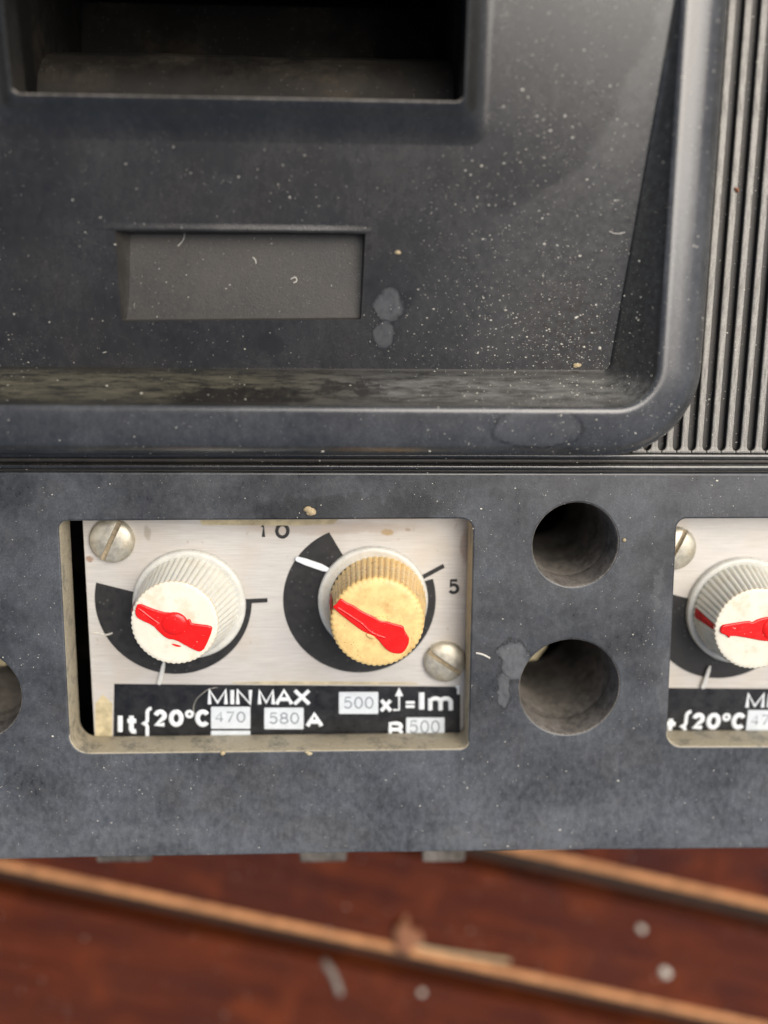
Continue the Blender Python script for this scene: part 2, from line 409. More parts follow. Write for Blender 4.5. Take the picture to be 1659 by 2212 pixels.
XR, XL = 110.0, -120.0
YB = U(829, 1843)[1]
YT = U(829, 1021)[1]
WZ = -5.7                                                   # setting plate level
win1 = round_poly([U(127, 1126), U(1022, 1121), U(1011, 1614), U(153, 1624)][::-1], [2.6, 1.2, 1.4, 1.2], 8)
win2 = round_poly([U(1463, 1122), U(2380, 1122), U(2380, 1608), U(1440, 1612)][::-1], [2.4, 1.2, 1.2, 2.0], 8)
win1 = round_poly([U(153, 1627), U(1011, 1617), U(1022, 1121), U(127, 1126)], [2.6, 1.0, 1.6, 1.0], 8)
win2 = round_poly([U(1440, 1612), U(2380, 1610), U(2380, 1118), U(1463, 1121)], [2.2, 1.2, 1.2, 1.3], 8)
holes = [((1243, 1177), 94), ((1230, 1485), 113), ((-58, 1502), 104)]
HC = [(U(*c), r * .0614) for c, r in holes]
# slightly uneven lower edge, like an old moulding
bot = []
for k in range(61):
    x = XL + (XR - XL) * k / 60
    bot.append(Vector((x, YB + .12 * mnoise.noise(Vector((x * .15, 0, 3))) + .18 * math.cos((x - 6) / 32) - .1)))
outl = bot + [Vector((XR, YT)), Vector((XL, YT))]
me = curve_mesh([outl, win1, win2] + [circle(c, r, 72) for c, r in HC], half=2.75, bevel=.28, res=2, z=-2.75)
for p in me.polygons:
    c = p.center
    if c.z < -.06 and abs(p.normal.z) < .93:
        if YT - 1 > c.y > YB + 3:
            p.material_index = 2 if any((Vector((c.x, c.y)) - h).length < r + .6 for h, r in HC) else (1 if c.z < -.15 or c.y < -50 else 0)
        elif c.y < YB + 3 and c.z < -.03: p.material_index = 2
cover = link_mesh('front_cover', me, ['cover', 'caked', 'sleeve'], br, 50)
# body box below the cover
for nm, b in (('body_wall', (XL + 1, XR - 1, YB + .8, YB + 3, ZF + .2, -5.55)), ('body_wall', (XL + 1, XR - 1, 84, 86, ZF + .2, -1.6)),
              ('body_wall', (XL + 1, XL + 3, YB + 3.01, 83.99, ZF + .2, -5.55)), ('body_wall', (XR - 3, XR - 1, YB + 3.01, 83.99, ZF + .2, -5.55)),
              ('body_floor', (XL + 3.05, XR - 3.05, YB + 3.05, 83.95, -48, -46))):
    link_mesh(nm, box(*b), 'inside', br, 0)
# short moulded lugs that peep out below the lower edge
for (xa, xb, dz, dy) in ((212, 330, -17, 2.3), (648, 748, -17, 2.0), (912, 1003, -17, 2.0)):
    a = U(xa, 1849, dz); b = U(xb, 1849, dz)
    lp = round_poly([(a.x, YB - .2), (a.x, a.y - .45), (b.x, a.y - .45), (b.x, YB - .2)], .4, 4)
    link_mesh('moulded_lug', recalc(curve_mesh([lp], 1.2, .3, 2, dz)), 'sleeve', br)
# tubes behind the round holes
for k, (c, r) in enumerate(HC):
    lps = []
    for (z, rr) in ((-5.45, r + .02), (-8, r), (-11, r - .03), (-15, r - .08), (-18, r - .15), (-22, r - .25), (-28, r - .4), (-36, r - .5), (-45, r - .6)):
        lps.append([Vector((p.x, p.y, z)) + Vector((p.x - c.x, p.y - c.y, 0)) * (.05 * max(0, min(1, (-z - 6) / 4)) * (mnoise.noise(Vector((p.x * .7, p.y * .7, z * .35))) - .5)) for p in circle(c, rr, 72)])
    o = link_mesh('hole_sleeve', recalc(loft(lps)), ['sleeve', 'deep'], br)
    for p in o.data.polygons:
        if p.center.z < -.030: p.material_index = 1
for (c, r), (dx, dy) in zip(HC[1:3], ((-.3, .5), (1.6, .6))):   # tan tip of a terminal reaching in from the side of the lower holes
    me = curve_mesh([round_poly([(c.x - r + .4, c.y + dy - 2.2), (c.x + dx - 1.6, c.y + dy - 1.6), (c.x + dx, c.y + dy + .6), (c.x + dx - 1.0, c.y + dy + 3.0), (c.x - r + 1.4, c.y + dy + 2.6)], .45, 4)], 1.6, .5, 2, -15)
    link_mesh('terminal_tip', recalc(me), 'glue', br)

# upper base under the escutcheon, ribs, moulding strip
YSTR0, YSTR1 = U(829, 1014, -.3)[1], U(829, 979, -.3)[1]
def strip(y0, y1, z0, z1, nm, mat, x0=XL, x1=XR):
    ym = (y0 + y1) / 2; h = (y1 - y0) / 2
    pr = [(y0, z0 - 1)] + [(ym - h * math.cos(math.pi * k / 10), z0 + (z1 - z0) * math.sin(math.pi * k / 10) ** .6) for k in range(11)] + [(y1, z0 - 1)]
    L = []
    for i in range(41):
        x = x0 + (x1 - x0) * i / 40
        L.append([Vector((x, y + .05 * mnoise.noise(Vector((x * .3, y, 1))), z)) for y, z in pr])
    return link_mesh(nm, recalc(loft(L, True)), mat, br, 60)
strip(YSTR0 - .1, YSTR0 + .75, -.7, -.1, 'moulding_strip', 'bezel')
strip(YSTR1 - .75, YSTR1 + .1, -.8, -.15, 'moulding_strip', 'bezel')
strip(YSTR0 + .74, YSTR1 - .74, -1.1, -.75, 'moulding_strip', 'base')
# ribs
RP = U(1590, 970, -.2)[0] - U(1558, 970, -.2)[0]
yb = U(1500, 973, -.3)[1]; yt = 83.0
def rib_mesh():
    w2 = .45; h2 = RP / 2 - .02; fl = h2 - w2
    L = [(-h2, 0), (-w2 - 0, 0)]
    pts = [Vector((-h2, -.35))]
    pts = [Vector((h2, -.35))]
    for k in range(7):
        a = math.pi / 2 * k / 6
        pts.append(Vector((w2 + fl * (1 - math.sin(a)), fl * (1 - math.cos(a)) * 1.3)))
    right = pts; left = [Vector((-p.x, p.y)) for p in pts][::-1]
    top = [Vector((w2, yt - yb)), Vector((-w2, yt - yb))]
    m = curve_mesh([right + top + left], .5, .24, 3, -.62)
    return recalc(m)
rm = rib_mesh(); r0 = None
x_first = U(1574, 973, -.2)[0]
for k in range(-6, 12):
    x = x_first + RP * k
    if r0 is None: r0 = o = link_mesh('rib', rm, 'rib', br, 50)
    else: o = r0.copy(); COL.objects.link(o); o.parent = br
    o.location = (x * MM, yb * MM, 0)

# ------------------------------------------------------------------ escutcheon (raised frame with the sloping recessed face)
RZ = 7.0
xr = U(1437, 600, RZ)[0]; yr = U(700, 880, RZ)[1]
W = yr - U(700, 986, 3.5)[1]
yfl = U(700, 799, -1)[1]
SL = (5.6 - (-1.0)) / (U(800, 0, 5.6)[1] - yfl)
def zf(y): return -1.0 + SL * (y - yfl)
slope_t = (xr - U(1312, 797, -1)[0] - .15) / 8.0
xc = U(508, 200, 7)[0]; xl = 2 * xc - xr; ytop = 46.0
def ridge_loop():
    R = 5.0; pts = []
    cs = [(xr - R, yr + R, -90), (xr - R, ytop - R, 0), (xl + R, ytop - R, 90), (xl + R, yr + R, 180)]
    for i, (cx, cy, a0) in enumerate(cs):
        for k in range(15):
            a = math.radians(a0 + 90 * k / 14); pts.append((Vector((cx + R * math.cos(a), cy + R * math.sin(a))), Vector((math.cos(a), math.sin(a)))))
        nx, ny, na = cs[(i + 1) % 4]
        a = math.radians(a0 + 90); n = Vector((math.cos(a), math.sin(a)))
        s = Vector((cx, cy)) + n * R; f = Vector((nx, ny)) + n * R
        for k in range(1, 24): pts.append((s.lerp(f, k / 24), n))
    return pts
RL = ridge_loop()
def inner(p, n):
    y = p.y
    for _ in range(4):
        t = max(.2, slope_t * (RZ - zf(y))); y = p.y - n.y * t
    q = p - n * t
    return Vector((q.x, q.y, zf(q.y)))
inn = [inner(p, n) for p, n in RL]
loops = [[v + Vector((0, 0, -.5)) for v in inn], inn]
for f, dz in ((.03, .3), (.08, .34), (.14, .1), (.5, .0), (.85, .05), (.95, .12)):
    loops.append([v.lerp(Vector((p.x, p.y, RZ - .35)), f) + Vector((0, 0, dz * .5)) for v, (p, n) in zip(inn, RL)])
for f, z in ((-.02, RZ - .18), (.04, RZ), (.10, RZ + .04), (.17, RZ - .04), (.3, RZ - .16), (.5, RZ - .4), (.66, RZ - .75), (.8, RZ - 1.4), (.9, RZ - 2.3), (.96, RZ - 3.2), (.99, RZ - 4.4), (1.0, RZ - 5.6), (1.0, -1.3)):
    loops.append([Vector((p.x + n.x * W * f, p.y + n.y * W * f, z)) for p, n in RL])
ef = link_mesh('escutcheon_frame', recalc(loft(loops)), ['bezel', 'rim'], br, 60)
for p in ef.data.polygons:
    if p.index // len(RL) >= 8: p.material_index = 1

# collar round the handle opening
opL, opR = U(15, 150, 7.5)[0], U(1006, 150, 7.5)[0]
opB = U(600, 207, 7.5)[1]; opT = 44.0
def rrect(x0, x1, y0, y1, r, n=10): return round_poly([(x0, y0), (x1, y0), (x1, y1), (x0, y1)], r, n)
CB, CS = U(600, 207, 7.5)[1] - U(600, 300, 3.4)[1], 3.0
prof = [(1.12, 0, 2.4, -.15), (1.0, .015, 2.2, .03), (.85, .06, 2, .2), (.65, .19, 1.8, .3), (.4, .5, 1.5, .2), (.22, .8, 1.3, 0), (.1, .96, 1.1, 0), (.03, 1.0, 1.0, 0), (0, .97, .9, 0), (-.02, .85, .9, 0)]
CH = 2.3
lps = []
for f, h, r, _ in prof:
    lp = rrect(opL - CS * f, opR + CS * f, opB - CB * f, min(opT + 1.5 * f, 45.4), r)
    lps.append([Vector((p.x, p.y, zf(p.y) + CH * h - (.03 if f > 1.1 else 0))) for p in lp])
lp = rrect(opL + .1, opR - .1, opB + .1, opT - .1, .9)
lps.append([Vector((p.x, p.y, zf(p.y) - 3)) for p in lp]); lps.append([Vector((p.x, p.y, -34)) for p in lp])
collar_out = [Vector((p.x, p.y)) for p in rrect(opL - CS * 1.1, opR + CS * 1.1, opB - CB * 1.1, 45.2, 2.3)]
hc = link_mesh('handle_collar', recalc(loft(lps)), ['bezel', 'sleeve', 'deep'], br, 50)
for p in hc.data.polygons:
    c = p.center / MM
    if c.z < 3.0 and c.y < opT and p.index >= 9 * len(lps[0]): p.material_index = 2
    elif 7 * len(lps[0]) <= p.index < 9 * len(lps[0]) and c.y < opB + .4: p.material_index = 1
link_mesh('base_plate', curve_mesh([[Vector((XL, YT - .4)), Vector((XR, YT - .4)), Vector((XR, 84)), Vector((XL, 84))], rrect(opL - 1.5, opR + 1.5, opB - 1.5, opT + 1, 1)], 1.1, 0, 1, -2.25), 'base', br, 0)
# what shows inside the handle opening: a dusty sill and the dark shutter behind
L = []
for i in range(61):
    x = opL - 4 + (opR - opL + 8) * i / 60
    row = []
    for (dy, z) in ((-2.5, -3.4), (0, -3.4), (2.4, -3.6), (4.0, -4.2), (5.4, -5.4), (6.6, -7.2), (7.6, -9.6), (8.6, -13), (9.4, -17), (10.2, -22), (11.2, -27), (19, -29.5)):
        row.append(Vector((x, opB + dy + .12 * mnoise.noise(Vector((x * .2, dy, 7))), z + .15 * mnoise.noise(Vector((x * .3, dy * .5, 2))) + .5 * mnoise.noise(Vector((x * .06, dy * .3, 9))))))
    L.append(row)
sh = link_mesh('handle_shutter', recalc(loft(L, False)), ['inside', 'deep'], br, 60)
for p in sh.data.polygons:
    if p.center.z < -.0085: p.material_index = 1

# sloping face with the empty name-plate recess
npz = 1.3
NP = [U(248, 497, 1.6), U(790, 497, 1.6), U(780, 690, .1), U(262, 694, .1)]
np_out = round_poly([NP[3], NP[2], NP[1], NP[0]], .25, 3)
me = curve_mesh([[Vector((v.x, v.y)) for v in inn], collar_out, np_out], 0, 0)
for v in me.vertices: v.co.z = zf(v.co.y)
bm = bmesh.new(); bm.from_mesh(me)
bmesh.ops.remove_doubles(bm, verts=bm.verts, dist=.001)
bmesh.ops.recalc_face_normals(bm, faces=bm.faces)
if sum(f.normal.z for f in bm.faces) < 0: bmesh.ops.reverse_faces(bm, faces=bm.faces)
bm.to_mesh(me); bm.free()
link_mesh('recessed_face', me, 'bezel', br, 30)
# recess: sloping left wall, nearly level floor
zr = zf(NP[2].y) - 1.5
inn2 = round_poly([NP[3] + Vector((1.0, .45)), NP[2] + Vector((-.25, .45)), NP[1] + Vector((-.25, -.35)), NP[0] + Vector((1.35, -.35))], .2, 3)
l0 = [Vector((p.x, p.y, zf(p.y) + .0)) for p in np_out]
l1 = [p * 1 for p in l0]
l2 = [Vector((p.x, p.y, zr + .12 * (p.y - NP[2].y) * .25)) for p in inn2]
l1 = [a.lerp(b, .35) - Vector((0, 0, .55)) for a, b in zip(l0, l2)]
npr = link_mesh('nameplate_recess', recalc(loft([l0, l1, l2], True, False, True)), ['base', 'plate_floor'], br, 25)
for p in npr.data.polygons:
    if len(p.vertices) > 4: p.material_index = 1
# thin raised lip above the recess
a, b = U(205, 494, 1.7), U(802, 494, 1.7)
V = []
for i in range(25):
    t = i / 24; x = a.x + (b.x - a.x) * t; s = math.sin(math.pi * min(1, max(0, t))) ** .35
    y = a.y
    V.append([Vector((x, y + .9, zf(y + .9) - .02)), Vector((x, y + .5, zf(y + .5) + .03 * s)), Vector((x, y + .2, zf(y + .2) + .11 * s)), Vector((x, y - .02, zf(y) + .15 * s)), Vector((x, y - .12, zf(y - .12) + .1 * s)), Vector((x, y - .2, zf(y - .2) - .05))])
link_mesh('recess_lip', recalc(loft(V, False)), 'bezel', br, 60)

# ------------------------------------------------------------------ lettering in strokes
def arc(cx, cy, rx, ry, a0, a1, n=14):
    return [(cx + rx * math.cos(math.radians(a0 + (a1 - a0) * k / n)), cy + ry * math.sin(math.radians(a0 + (a1 - a0) * k / n))) for k in range(n + 1)]
G = {
    'M': [[(0, 0), (0, 1), (.5, .08), (1, 1), (1, 0)]], 'I': [[(.5, 0), (.5, 1)]], 'N': [[(0, 0), (0, 1), (1, 0), (1, 1)]],
    'A': [[(0, 0), (.5, 1), (1, 0)], [(.2, .34), (.8, .34)]], 'X': [[(0, 0), (1, 1)], [(0, 1), (1, 0)]],
    '2': [arc(.5, .7, .48, .3, 170, -35) + [(.02, 0), (1, 0)]], '0': [arc(.5, .5, .5, .5, 90, 450, 28)],
    'C': [arc(.5, .5, .5, .5, 38, 322, 24)],
    't': [[(.42, 1), (.42, .22)] + arc(.72, .2, .3, .2, 180, 270, 6) + [(1, .02)], [(0, .66), (1, .66)]],
    '{': [arc(1.0, .86, .5, .14, 90, 180, 6) + [(.5, .66)] + arc(0, .62, .5, .12, 0, -90, 6) + arc(0, .38, .5, .12, 90, 0, 6) + [(.5, .3), (.5, .1)]],
    '5': [[(.92, 1), (.2, 1), (.1, .52)] + arc(.48, .33, .5, .33, 130, -150, 16)],
    '8': [arc(.5, .76, .42, .24, -90, 270, 18), arc(.5, .26, .5, .26, 90, 450, 18)],
    '7': [[(0, 1), (1, 1), (.3, 0)]], '4': [[(.74, 0), (.74, 1), (0, .3), (1, .3)]], '1': [[(.1, .78), (.55, 1), (.55, 0)]],
    'm': [[(0, 0), (0, 1)], [(0, .6)] + arc(.25, .68, .25, .3, 180, 0, 8) + [(.5, 0)], [(.5, .6)] + arc(.75, .68, .25, .3, 180, 0, 8) + [(1, 0)]],
    'B': [[(0, 0), (0, 1), (.55, 1)] + arc(.6, .77, .38, .23, 90, -90, 10) + [(0, .54)], [(.6, .54)] + arc(.6, .27, .4, .27, 90, -90, 10) + [(0, 0)]],
    '=': [[(0, .9), (1, .9)], [(0, .1), (1, .1)]],
}
G['x'] = G['X']; G['°'] = G['0']
K = (135.7 / 2175)
def glyph(ch, x0, y0, x1, y1, sw, z, T):
    h = sw / 2; out = []
    for ln in G[ch]:
        pl_ = []
        for (gx, gy) in ln:
            px = x0 + h + gx * max(x1 - x0 - sw, .01); py = y1 - h - gy * (y1 - y0 - sw)
            p = U(px, py, z) + T
            pl_.append((p.x, p.y, 0))
        out.append(pl_)
    return out
def word(chars, y0, y1, sw, z, T, name, mat, parent, flat=.45, z_off=0.0):
    ls = []
    for ch, xa, xb, *yy in chars:
        a, b = yy if yy else (y0, y1)
        ls += glyph(ch, xa, a, xb, b, sw, z, T)
    r = sw * K / 2
    return link_mesh(name, tube_mesh(ls, r, flat, z + z_off), mat, parent, 60)

# ------------------------------------------------------------------ setting modules
def screw(cx, cy, rpx, ang, T, label=None):
    c = U(cx, cy, WZ + .6) + T; r = rpx * K; gap = .34
    bm = bmesh.new()
    rings = []
    n = 48
    prof = [(r * .99, 0), (r, .45), (r * .97, .75), (r * .88, 1.0), (r * .7, 1.2), (r * .45, 1.33), (r * .2, 1.39)]
    for (rr, z) in prof: rings.append([bm.verts.new((rr * math.cos(2 * math.pi * k / n), rr * math.sin(2 * math.pi * k / n), z)) for k in range(n)])
    tv = bm.verts.new((0, 0, 1.4))
    for i in range(len(rings) - 1):
        for k in range(n): bm.faces.new((rings[i][k], rings[i][(k + 1) % n], rings[i + 1][(k + 1) % n], rings[i + 1][k]))
    for k in range(n): bm.faces.new((rings[-1][k], rings[-1][(k + 1) % n], tv))
    base = bpy.data.meshes.new('b'); bm.to_mesh(base); bm.free()
    parts = []
    for s in (1, -1):
        b2 = bmesh.new(); b2.from_mesh(base)
        res = bmesh.ops.bisect_plane(b2, geom=b2.verts[:] + b2.edges[:] + b2.faces[:], plane_co=(0, s * gap, 0), plane_no=(0, -s, 0), clear_outer=True)
        ce = [g for g in res['geom_cut'] if isinstance(g, bmesh.types.BMEdge)]
        bmesh.ops.holes_fill(b2, edges=ce, sides=0)
        bb = [x for x in b2.edges if x.is_boundary and abs(x.verts[0].co.y - s * gap) < 1e-4 and abs(x.verts[1].co.y - s * gap) < 1e-4]
        # close the slot wall
        ends = sorted([v for v in b2.verts if abs(v.co.y - s * gap) < 1e-4], key=lambda v: v.co.x)
        try: bmesh.ops.contextual_create(b2, geom=bb)
        except Exception: pass
        m = bpy.data.meshes.new('h'); b2.to_mesh(m); b2.free(); parts.append(m)
    bpy.data.meshes.remove(base)
    me = recalc(join(parts))
    o = link_mesh('screw', me, 'zinc', br, 35)
    o.location = (c.x * MM, c.y * MM, (WZ + .02) * MM); o.rotation_euler = (0, 0, ang)
    sl_ = link_mesh('slot', curve_mesh([circle((0, 0), r * .97, 32)], .2, .05, 1, .55), 'slot', o, 40)
    return o

def sector(c, r, cut0, a0, a1, hub):
    pts = [Vector(hub)]
    for k in range(61):
        a = math.radians(a0 + (a1 - a0) * k / 60)
        pts.append(Vector((c[0] + r * math.cos(a), c[1] + r * math.sin(a))))
    return pts

def knob(base_px, top_px, ztop, rtop, rbase, body, T, nfl=50, edge=1.0, foff=(0, 0)):
    b = U(*base_px, WZ + 1.0) + T; t = U(*top_px, ztop) + T
    H = ztop - WZ
    def ctr(z): return b.lerp(t, (z - WZ) / H)
    n = nfl * 6; loops = []
    def ring(z, r, amp, flat=0):
        c = ctr(z); l = []
        for k in range(n):
            th = 2 * math.pi * k / n
            s = math.cos(th * nfl)
            rr = r + amp * (abs(math.cos(th * nfl / 2)) - .65)
            l.append(Vector((c.x - b.x + rr * math.cos(th), c.y - b.y + rr * math.sin(th), z - WZ)))
        return l
    zt = ztop
    lev = [(WZ + .8, rbase, .22), (WZ + 1.6, rbase - .06, .22)]
    for k in range(1, 9):
        f = k / 8; lev.append((WZ + 1.6 + (zt - .5 - WZ - 1.6) * f, rbase - .06 + (rtop + .06 - rbase) * f, .22))
    lev += [(zt - .22 * edge, rtop - .03, .16), (zt - .08 * edge, rtop - .10 * edge, .11), (zt, rtop - .28 * edge, .07), (zt + .04, rtop - .7 * edge, .02), (zt + .08, rtop * .6, 0), (zt + .1, rtop * .25, 0)]
    loops = [ring(*l) for l in lev]
    me = recalc(loft(loops, True, True, True))
    for p in me.polygons:
        rw = p.index // n
        p.material_index = 0 if rw < 10 and len(p.vertices) == 4 else (1 if rw == 10 and len(p.vertices) == 4 else 2)
    o = link_mesh('knob', me, body, br, 50)
    o.location = (b.x * MM, b.y * MM, WZ * MM)
    return o, b, t

def flange(o, r, ptr=None, mat='flange'):
    lp = []
    for (rr, z) in ((r, .12), (r, .75), (r - .1, .98), (r - .35, 1.08), (r - .75, 1.02), (r - .95, .86), (r - 1.6, .84)):
        lp.append([Vector((rr * math.cos(2 * math.pi * k / 96), rr * math.sin(2 * math.pi * k / 96), z)) for k in range(96)])
    return link_mesh('flange', recalc(loft(lp)), mat, o, 50)

def local_poly(pts, mapf, z, origin, T):
    return [U(*mapf(*p), z) + T - origin for p in pts]
def smooth_poly(P, it=1):
    for _ in range(it):
        Q = []
        for i, p in enumerate(P):
            q = P[(i + 1) % len(P)]; Q += [p.lerp(q, .25), p.lerp(q, .75)]
        P = Q
    return P
def ccw(P):
    a = sum(P[i].x * P[(i + 1) % len(P)].y - P[(i + 1) % len(P)].x * P[i].y for i in range(len(P)))
    return P if a > 0 else P[::-1]
def flank_patch(o, pts, mapf, zb, zt_, b, t, ztop, rtop, rbase, T, mat, name='paint_trace'):
    """a patch of paint lying on the side of a knob: outline points are (angle, height) pairs"""
    V, F = [], []
    rows = 10; cols = 8
    for i in range(rows + 1):
        f = i / rows
        z = zb + (zt_ - zb) * f
        (a0, a1) = pts(f)
        hh = (z - WZ - 1.6) / (ztop - .5 - WZ - 1.6); r = rbase - .06 + (rtop + .06 - rbase) * hh + .17
        c = b.lerp(t, (z - WZ) / (ztop - WZ)) - b
        for k in range(cols + 1):
            a = math.radians(a0 + (a1 - a0) * k / cols)
            bulge = .05 * math.sin(math.pi * k / cols)
            V.append((c.x + (r + bulge) * math.cos(a), c.y + (r + bulge) * math.sin(a), z - WZ))
    for i in range(rows):
        for k in range(cols):
            q = i * (cols + 1) + k; F.append((q, q + 1, q + cols + 2, q + cols + 1))
    return link_mesh(name, recalc(me_from(V, F)), mat, o, 60)
def raised(o, P, z, h, mat, bev, name):
    return link_mesh(name, recalc(curve_mesh([ccw(P)], h / 2, bev, 3, z)), mat, o, 50)

def module(T, second):
    # plate
    if not second: corners = [U(207, 1640, WZ), U(1080, 1640, WZ), U(1080, 1080, WZ), U(176, 1080, WZ)]
    else: corners = [U(150, 1640, WZ) + T, U(1080, 1640, WZ) + T, U(1080, 1080, WZ) + T, U(150, 1080, WZ) + T]
    pt = link_mesh('setting_plate', curve_mesh([[Vector(c) for c in corners]], .5, .05, 1, WZ - .5), 'alu', br, 40)
    z = WZ + .02
    def put(nm, loops, mat, th=.02, zz=z, bev=0):
        return link_mesh(nm, curve_mesh(loops, th, bev, 1, zz), mat, pt, 40)
    uu = lambda x, y: U(x, y, WZ) + T
    # black scales
    c = uu(375, 1297); r = 173 * K * 1.005; hub = uu(408, 1308)
    def polar(c, a): return math.degrees(math.atan2(a.y - c.y, a.x - c.x))
    a0 = polar(c, uu(207, 1258)) % 360
    put('black_scale', [sector(c, r, None, a0, 360 + 1, hub)], 'black_print')
    put('scale_tick', [[uu(525, 1304), uu(578, 1301), uu(578, 1292), uu(525, 1294)]], 'black_print', zz=z + .004)
    c = uu(777, 1297); r = 171 * K * 1.005; hub = uu(795, 1290)
    a0 = polar(c, uu(706, 1138)); 
    put('black_scale', [[uu(738, 1188), uu(795, 1290)][::-1][:1] + [Vector((c.x + r * math.cos(math.radians(a)), c.y + r * math.sin(math.radians(a)))) for a in [a0 - 0 + k * (377 - a0) / 70 for k in range(71)]]], 'black_print')
    put('scale_tick', [[uu(915, 1251), uu(961, 1226), uu(957, 1218), uu(910, 1243)]], 'black_print', zz=z + .004)
    tz = WZ + .02
    word([('1', 563, 575), ('0', 594, 626)], 1129, 1164, 8, WZ, T, 'lettering', 'black_print', pt, .12, .02)
    word([('5', 967, 993)], 1250, 1284, 7.6, WZ, T, 'lettering', 'black_print', pt, .12, .02)
    # label strip
    lb = link_mesh('label_strip', curve_mesh([[uu(244, 1650), uu(994, 1650), uu(994, 1483), uu(247, 1477)]], .04, .015, 1, WZ + .045), 'label', pt, 40)
    Z2 = WZ + .085
    def W_(chars, y0, y1, sw=8, **k): return word(chars, y0, y1, sw, Z2, T, 'lettering', 'white_print', pt, .4, .02)
    W_([('M', 448, 492), ('I', 497, 505), ('N', 509, 545)], 1486, 1525, 8.9)
    W_([('M', 556, 594), ('A', 593, 634), ('X', 632, 672)], 1487, 1525, 8.9)
    W_([('2', 331, 361), ('0', 364, 397), ('C', 421, 455)], 1532, 1571, 11.2)
    W_([('°', 399, 419)], 1533, 1552, 7)
    W_([('I', 253, 266), ('t', 270, 300)], 1540, 1586, 11.5)
    W_([('{', 304, 332)], 1526, 1600, 8.5)
    W_([('A', 659, 699)], 1537, 1573, 10.5)
    W_([('x', 819, 848)], 1508, 1540, 9)
    W_([('=', 873, 899)], 1513, 1531, 7)
    W_([('I', 904, 917)], 1489, 1538, 13)
    W_([('m', 924, 979)], 1503, 1539, 10.5)
    W_([('B', 838, 871)], 1558, 1596, 9.5)
    # arrow
    p = [uu(849, 1533), uu(862, 1533), uu(862, 1497)]
    link_mesh('arrow_mark', join([tube_mesh([[(q.x, q.y, 0) for q in p]], 5 * K / 2, .4, Z2 + .02),
              curve_mesh([[uu(853, 1503), uu(871, 1503), uu(862, 1484)]], .06, .02, 1, Z2 + .03)]), 'white_print', pt, 50)
    link_mesh('tick_mark', curve_mesh([[uu(987, 1499), uu(993, 1499), uu(993, 1480), uu(984, 1480), uu(984, 1485), uu(987, 1486)]], .05, .015, 1, Z2 + .01), 'white_print', pt, 50)
    # number tabs
    for (x0, y0, x1, y1, txt, xs, yy) in ((456, 1526, 541, 1573, '470', (464, 488, 511), (1537, 1561)), (571, 1528, 656, 1574, '580', (581, 604, 627), (1539, 1564)),
                                          (732, 1494, 817, 1541, '500', (742, 765, 788), (1505, 1531)), (877, 1549, 960, 1598, '500', (884, 908, 931), (1556, 1584)),
                                          (456, 1577.5, 541, 1620, None, None, None)):
        tb = link_mesh('number_tab', curve_mesh([round_poly([uu(x0, y1), uu(x1, y1), uu(x1, y0), uu(x0, y0)], .12, 3)], .09, .04, 2, Z2 + .05), 'tab', pt, 50)
        if txt:
            word([(ch, x, x + 19 if ch != '7' else x + 18) for ch, x in zip(txt, xs)], yy[0], yy[1], 3.2, Z2 + .14, T, 'lettering', 'grey_print', pt, .1, 0)
    # yellowed glue showing at the label's left and above
    put('glue_line', [[uu(206, 1650), uu(240, 1650), uu(243, 1520), uu(222, 1500), uu(206, 1520)]], 'glue', th=.015, zz=WZ + .02)
    put('glue_line', [smooth_poly([uu(500, 1477), uu(900, 1479), uu(905, 1474), uu(700, 1472), uu(505, 1473)])], 'glue', th=.02, zz=WZ + .03)
    if not second:
        put('glue_line', [[uu(436, 1134), uu(640, 1135), uu(720, 1132), uu(735, 1118), uu(430, 1118)]], 'glue', th=.03, zz=WZ + .04)
    # screws
    screw(241, 1168, 50, math.radians(64), T)
    if not second: screw(961, 1430, 48, math.radians(-35), T)
    # knobs
    zA = 2.4
    if not second: kb, kt = (408, 1308), (377, 1346)
    else:
        kb = (408, 1308); kt = (377, 1346)
    o, b, t = knob(kb, kt, zA, 5.75, 6.85, ['ivory_side', 'ivory_edge', 'ivory'], T)
    if second:
        pass
    flange(o, 125 * K)
    pr = [U(*p, WZ) + T - b for p in ((352, 1425), (360, 1427), (352, 1470), (347, 1478), (340, 1474), (343, 1465))]
    raised(o, smooth_poly(pr), .45, .35, 'flange', .1, 'pointer')
    zt = zA - WZ + .06
    if not second:
        P1 = [(150, 930), (190, 850), (330, 910), (480, 960), (600, 965), (700, 1010), (745, 1060), (765, 1035), (790, 1045), (800, 1085), (850, 1092), (1020, 1112), (1045, 1150), (955, 1370), (905, 1412), (850, 1400), (740, 1345), (620, 1275), (520, 1265), (420, 1180), (360, 1110), (200, 1040), (160, 1000)]
        raised(o, smooth_poly(local_poly(P1, Z4, zA + .1, b, T)), zt + .12, .42, 'red', .18, 'red_mark')
        cd = U(*Z4(600, 1095), zA + .3) + T - b
        lp = []
        for (rr, zz) in ((2.95, .12), (2.9, .3), (2.7, .42), (2.0, .52), (1.0, .57), (.05, .58)):
            lp.append([Vector((cd.x + rr * 1.07 * .56 * math.cos(2 * math.pi * k / 40) * 1.0 * 1.0, cd.y + rr * .56 * .95 * math.sin(2 * math.pi * k / 40), zt + zz)) for k in range(40)])
        link_mesh('red_boss', recalc(loft(lp, True, False, True)), 'red', o, 50)
        link_mesh('red_ridge', tube_mesh([[(*local_poly([p], Z4, zA + .3, b, T)[0], 0) for p in ((200, 925), (300, 1005), (425, 1095))]], .22, .8, zt + .22), 'red', o, 60)
        raised(o, smooth_poly(local_poly([(560, 1320), (600, 1325), (690, 1350), (660, 1362), (600, 1350)], Z4, zA + .1, b, T)), zt + .02, .1, 'red', .03, 'paint_smear')
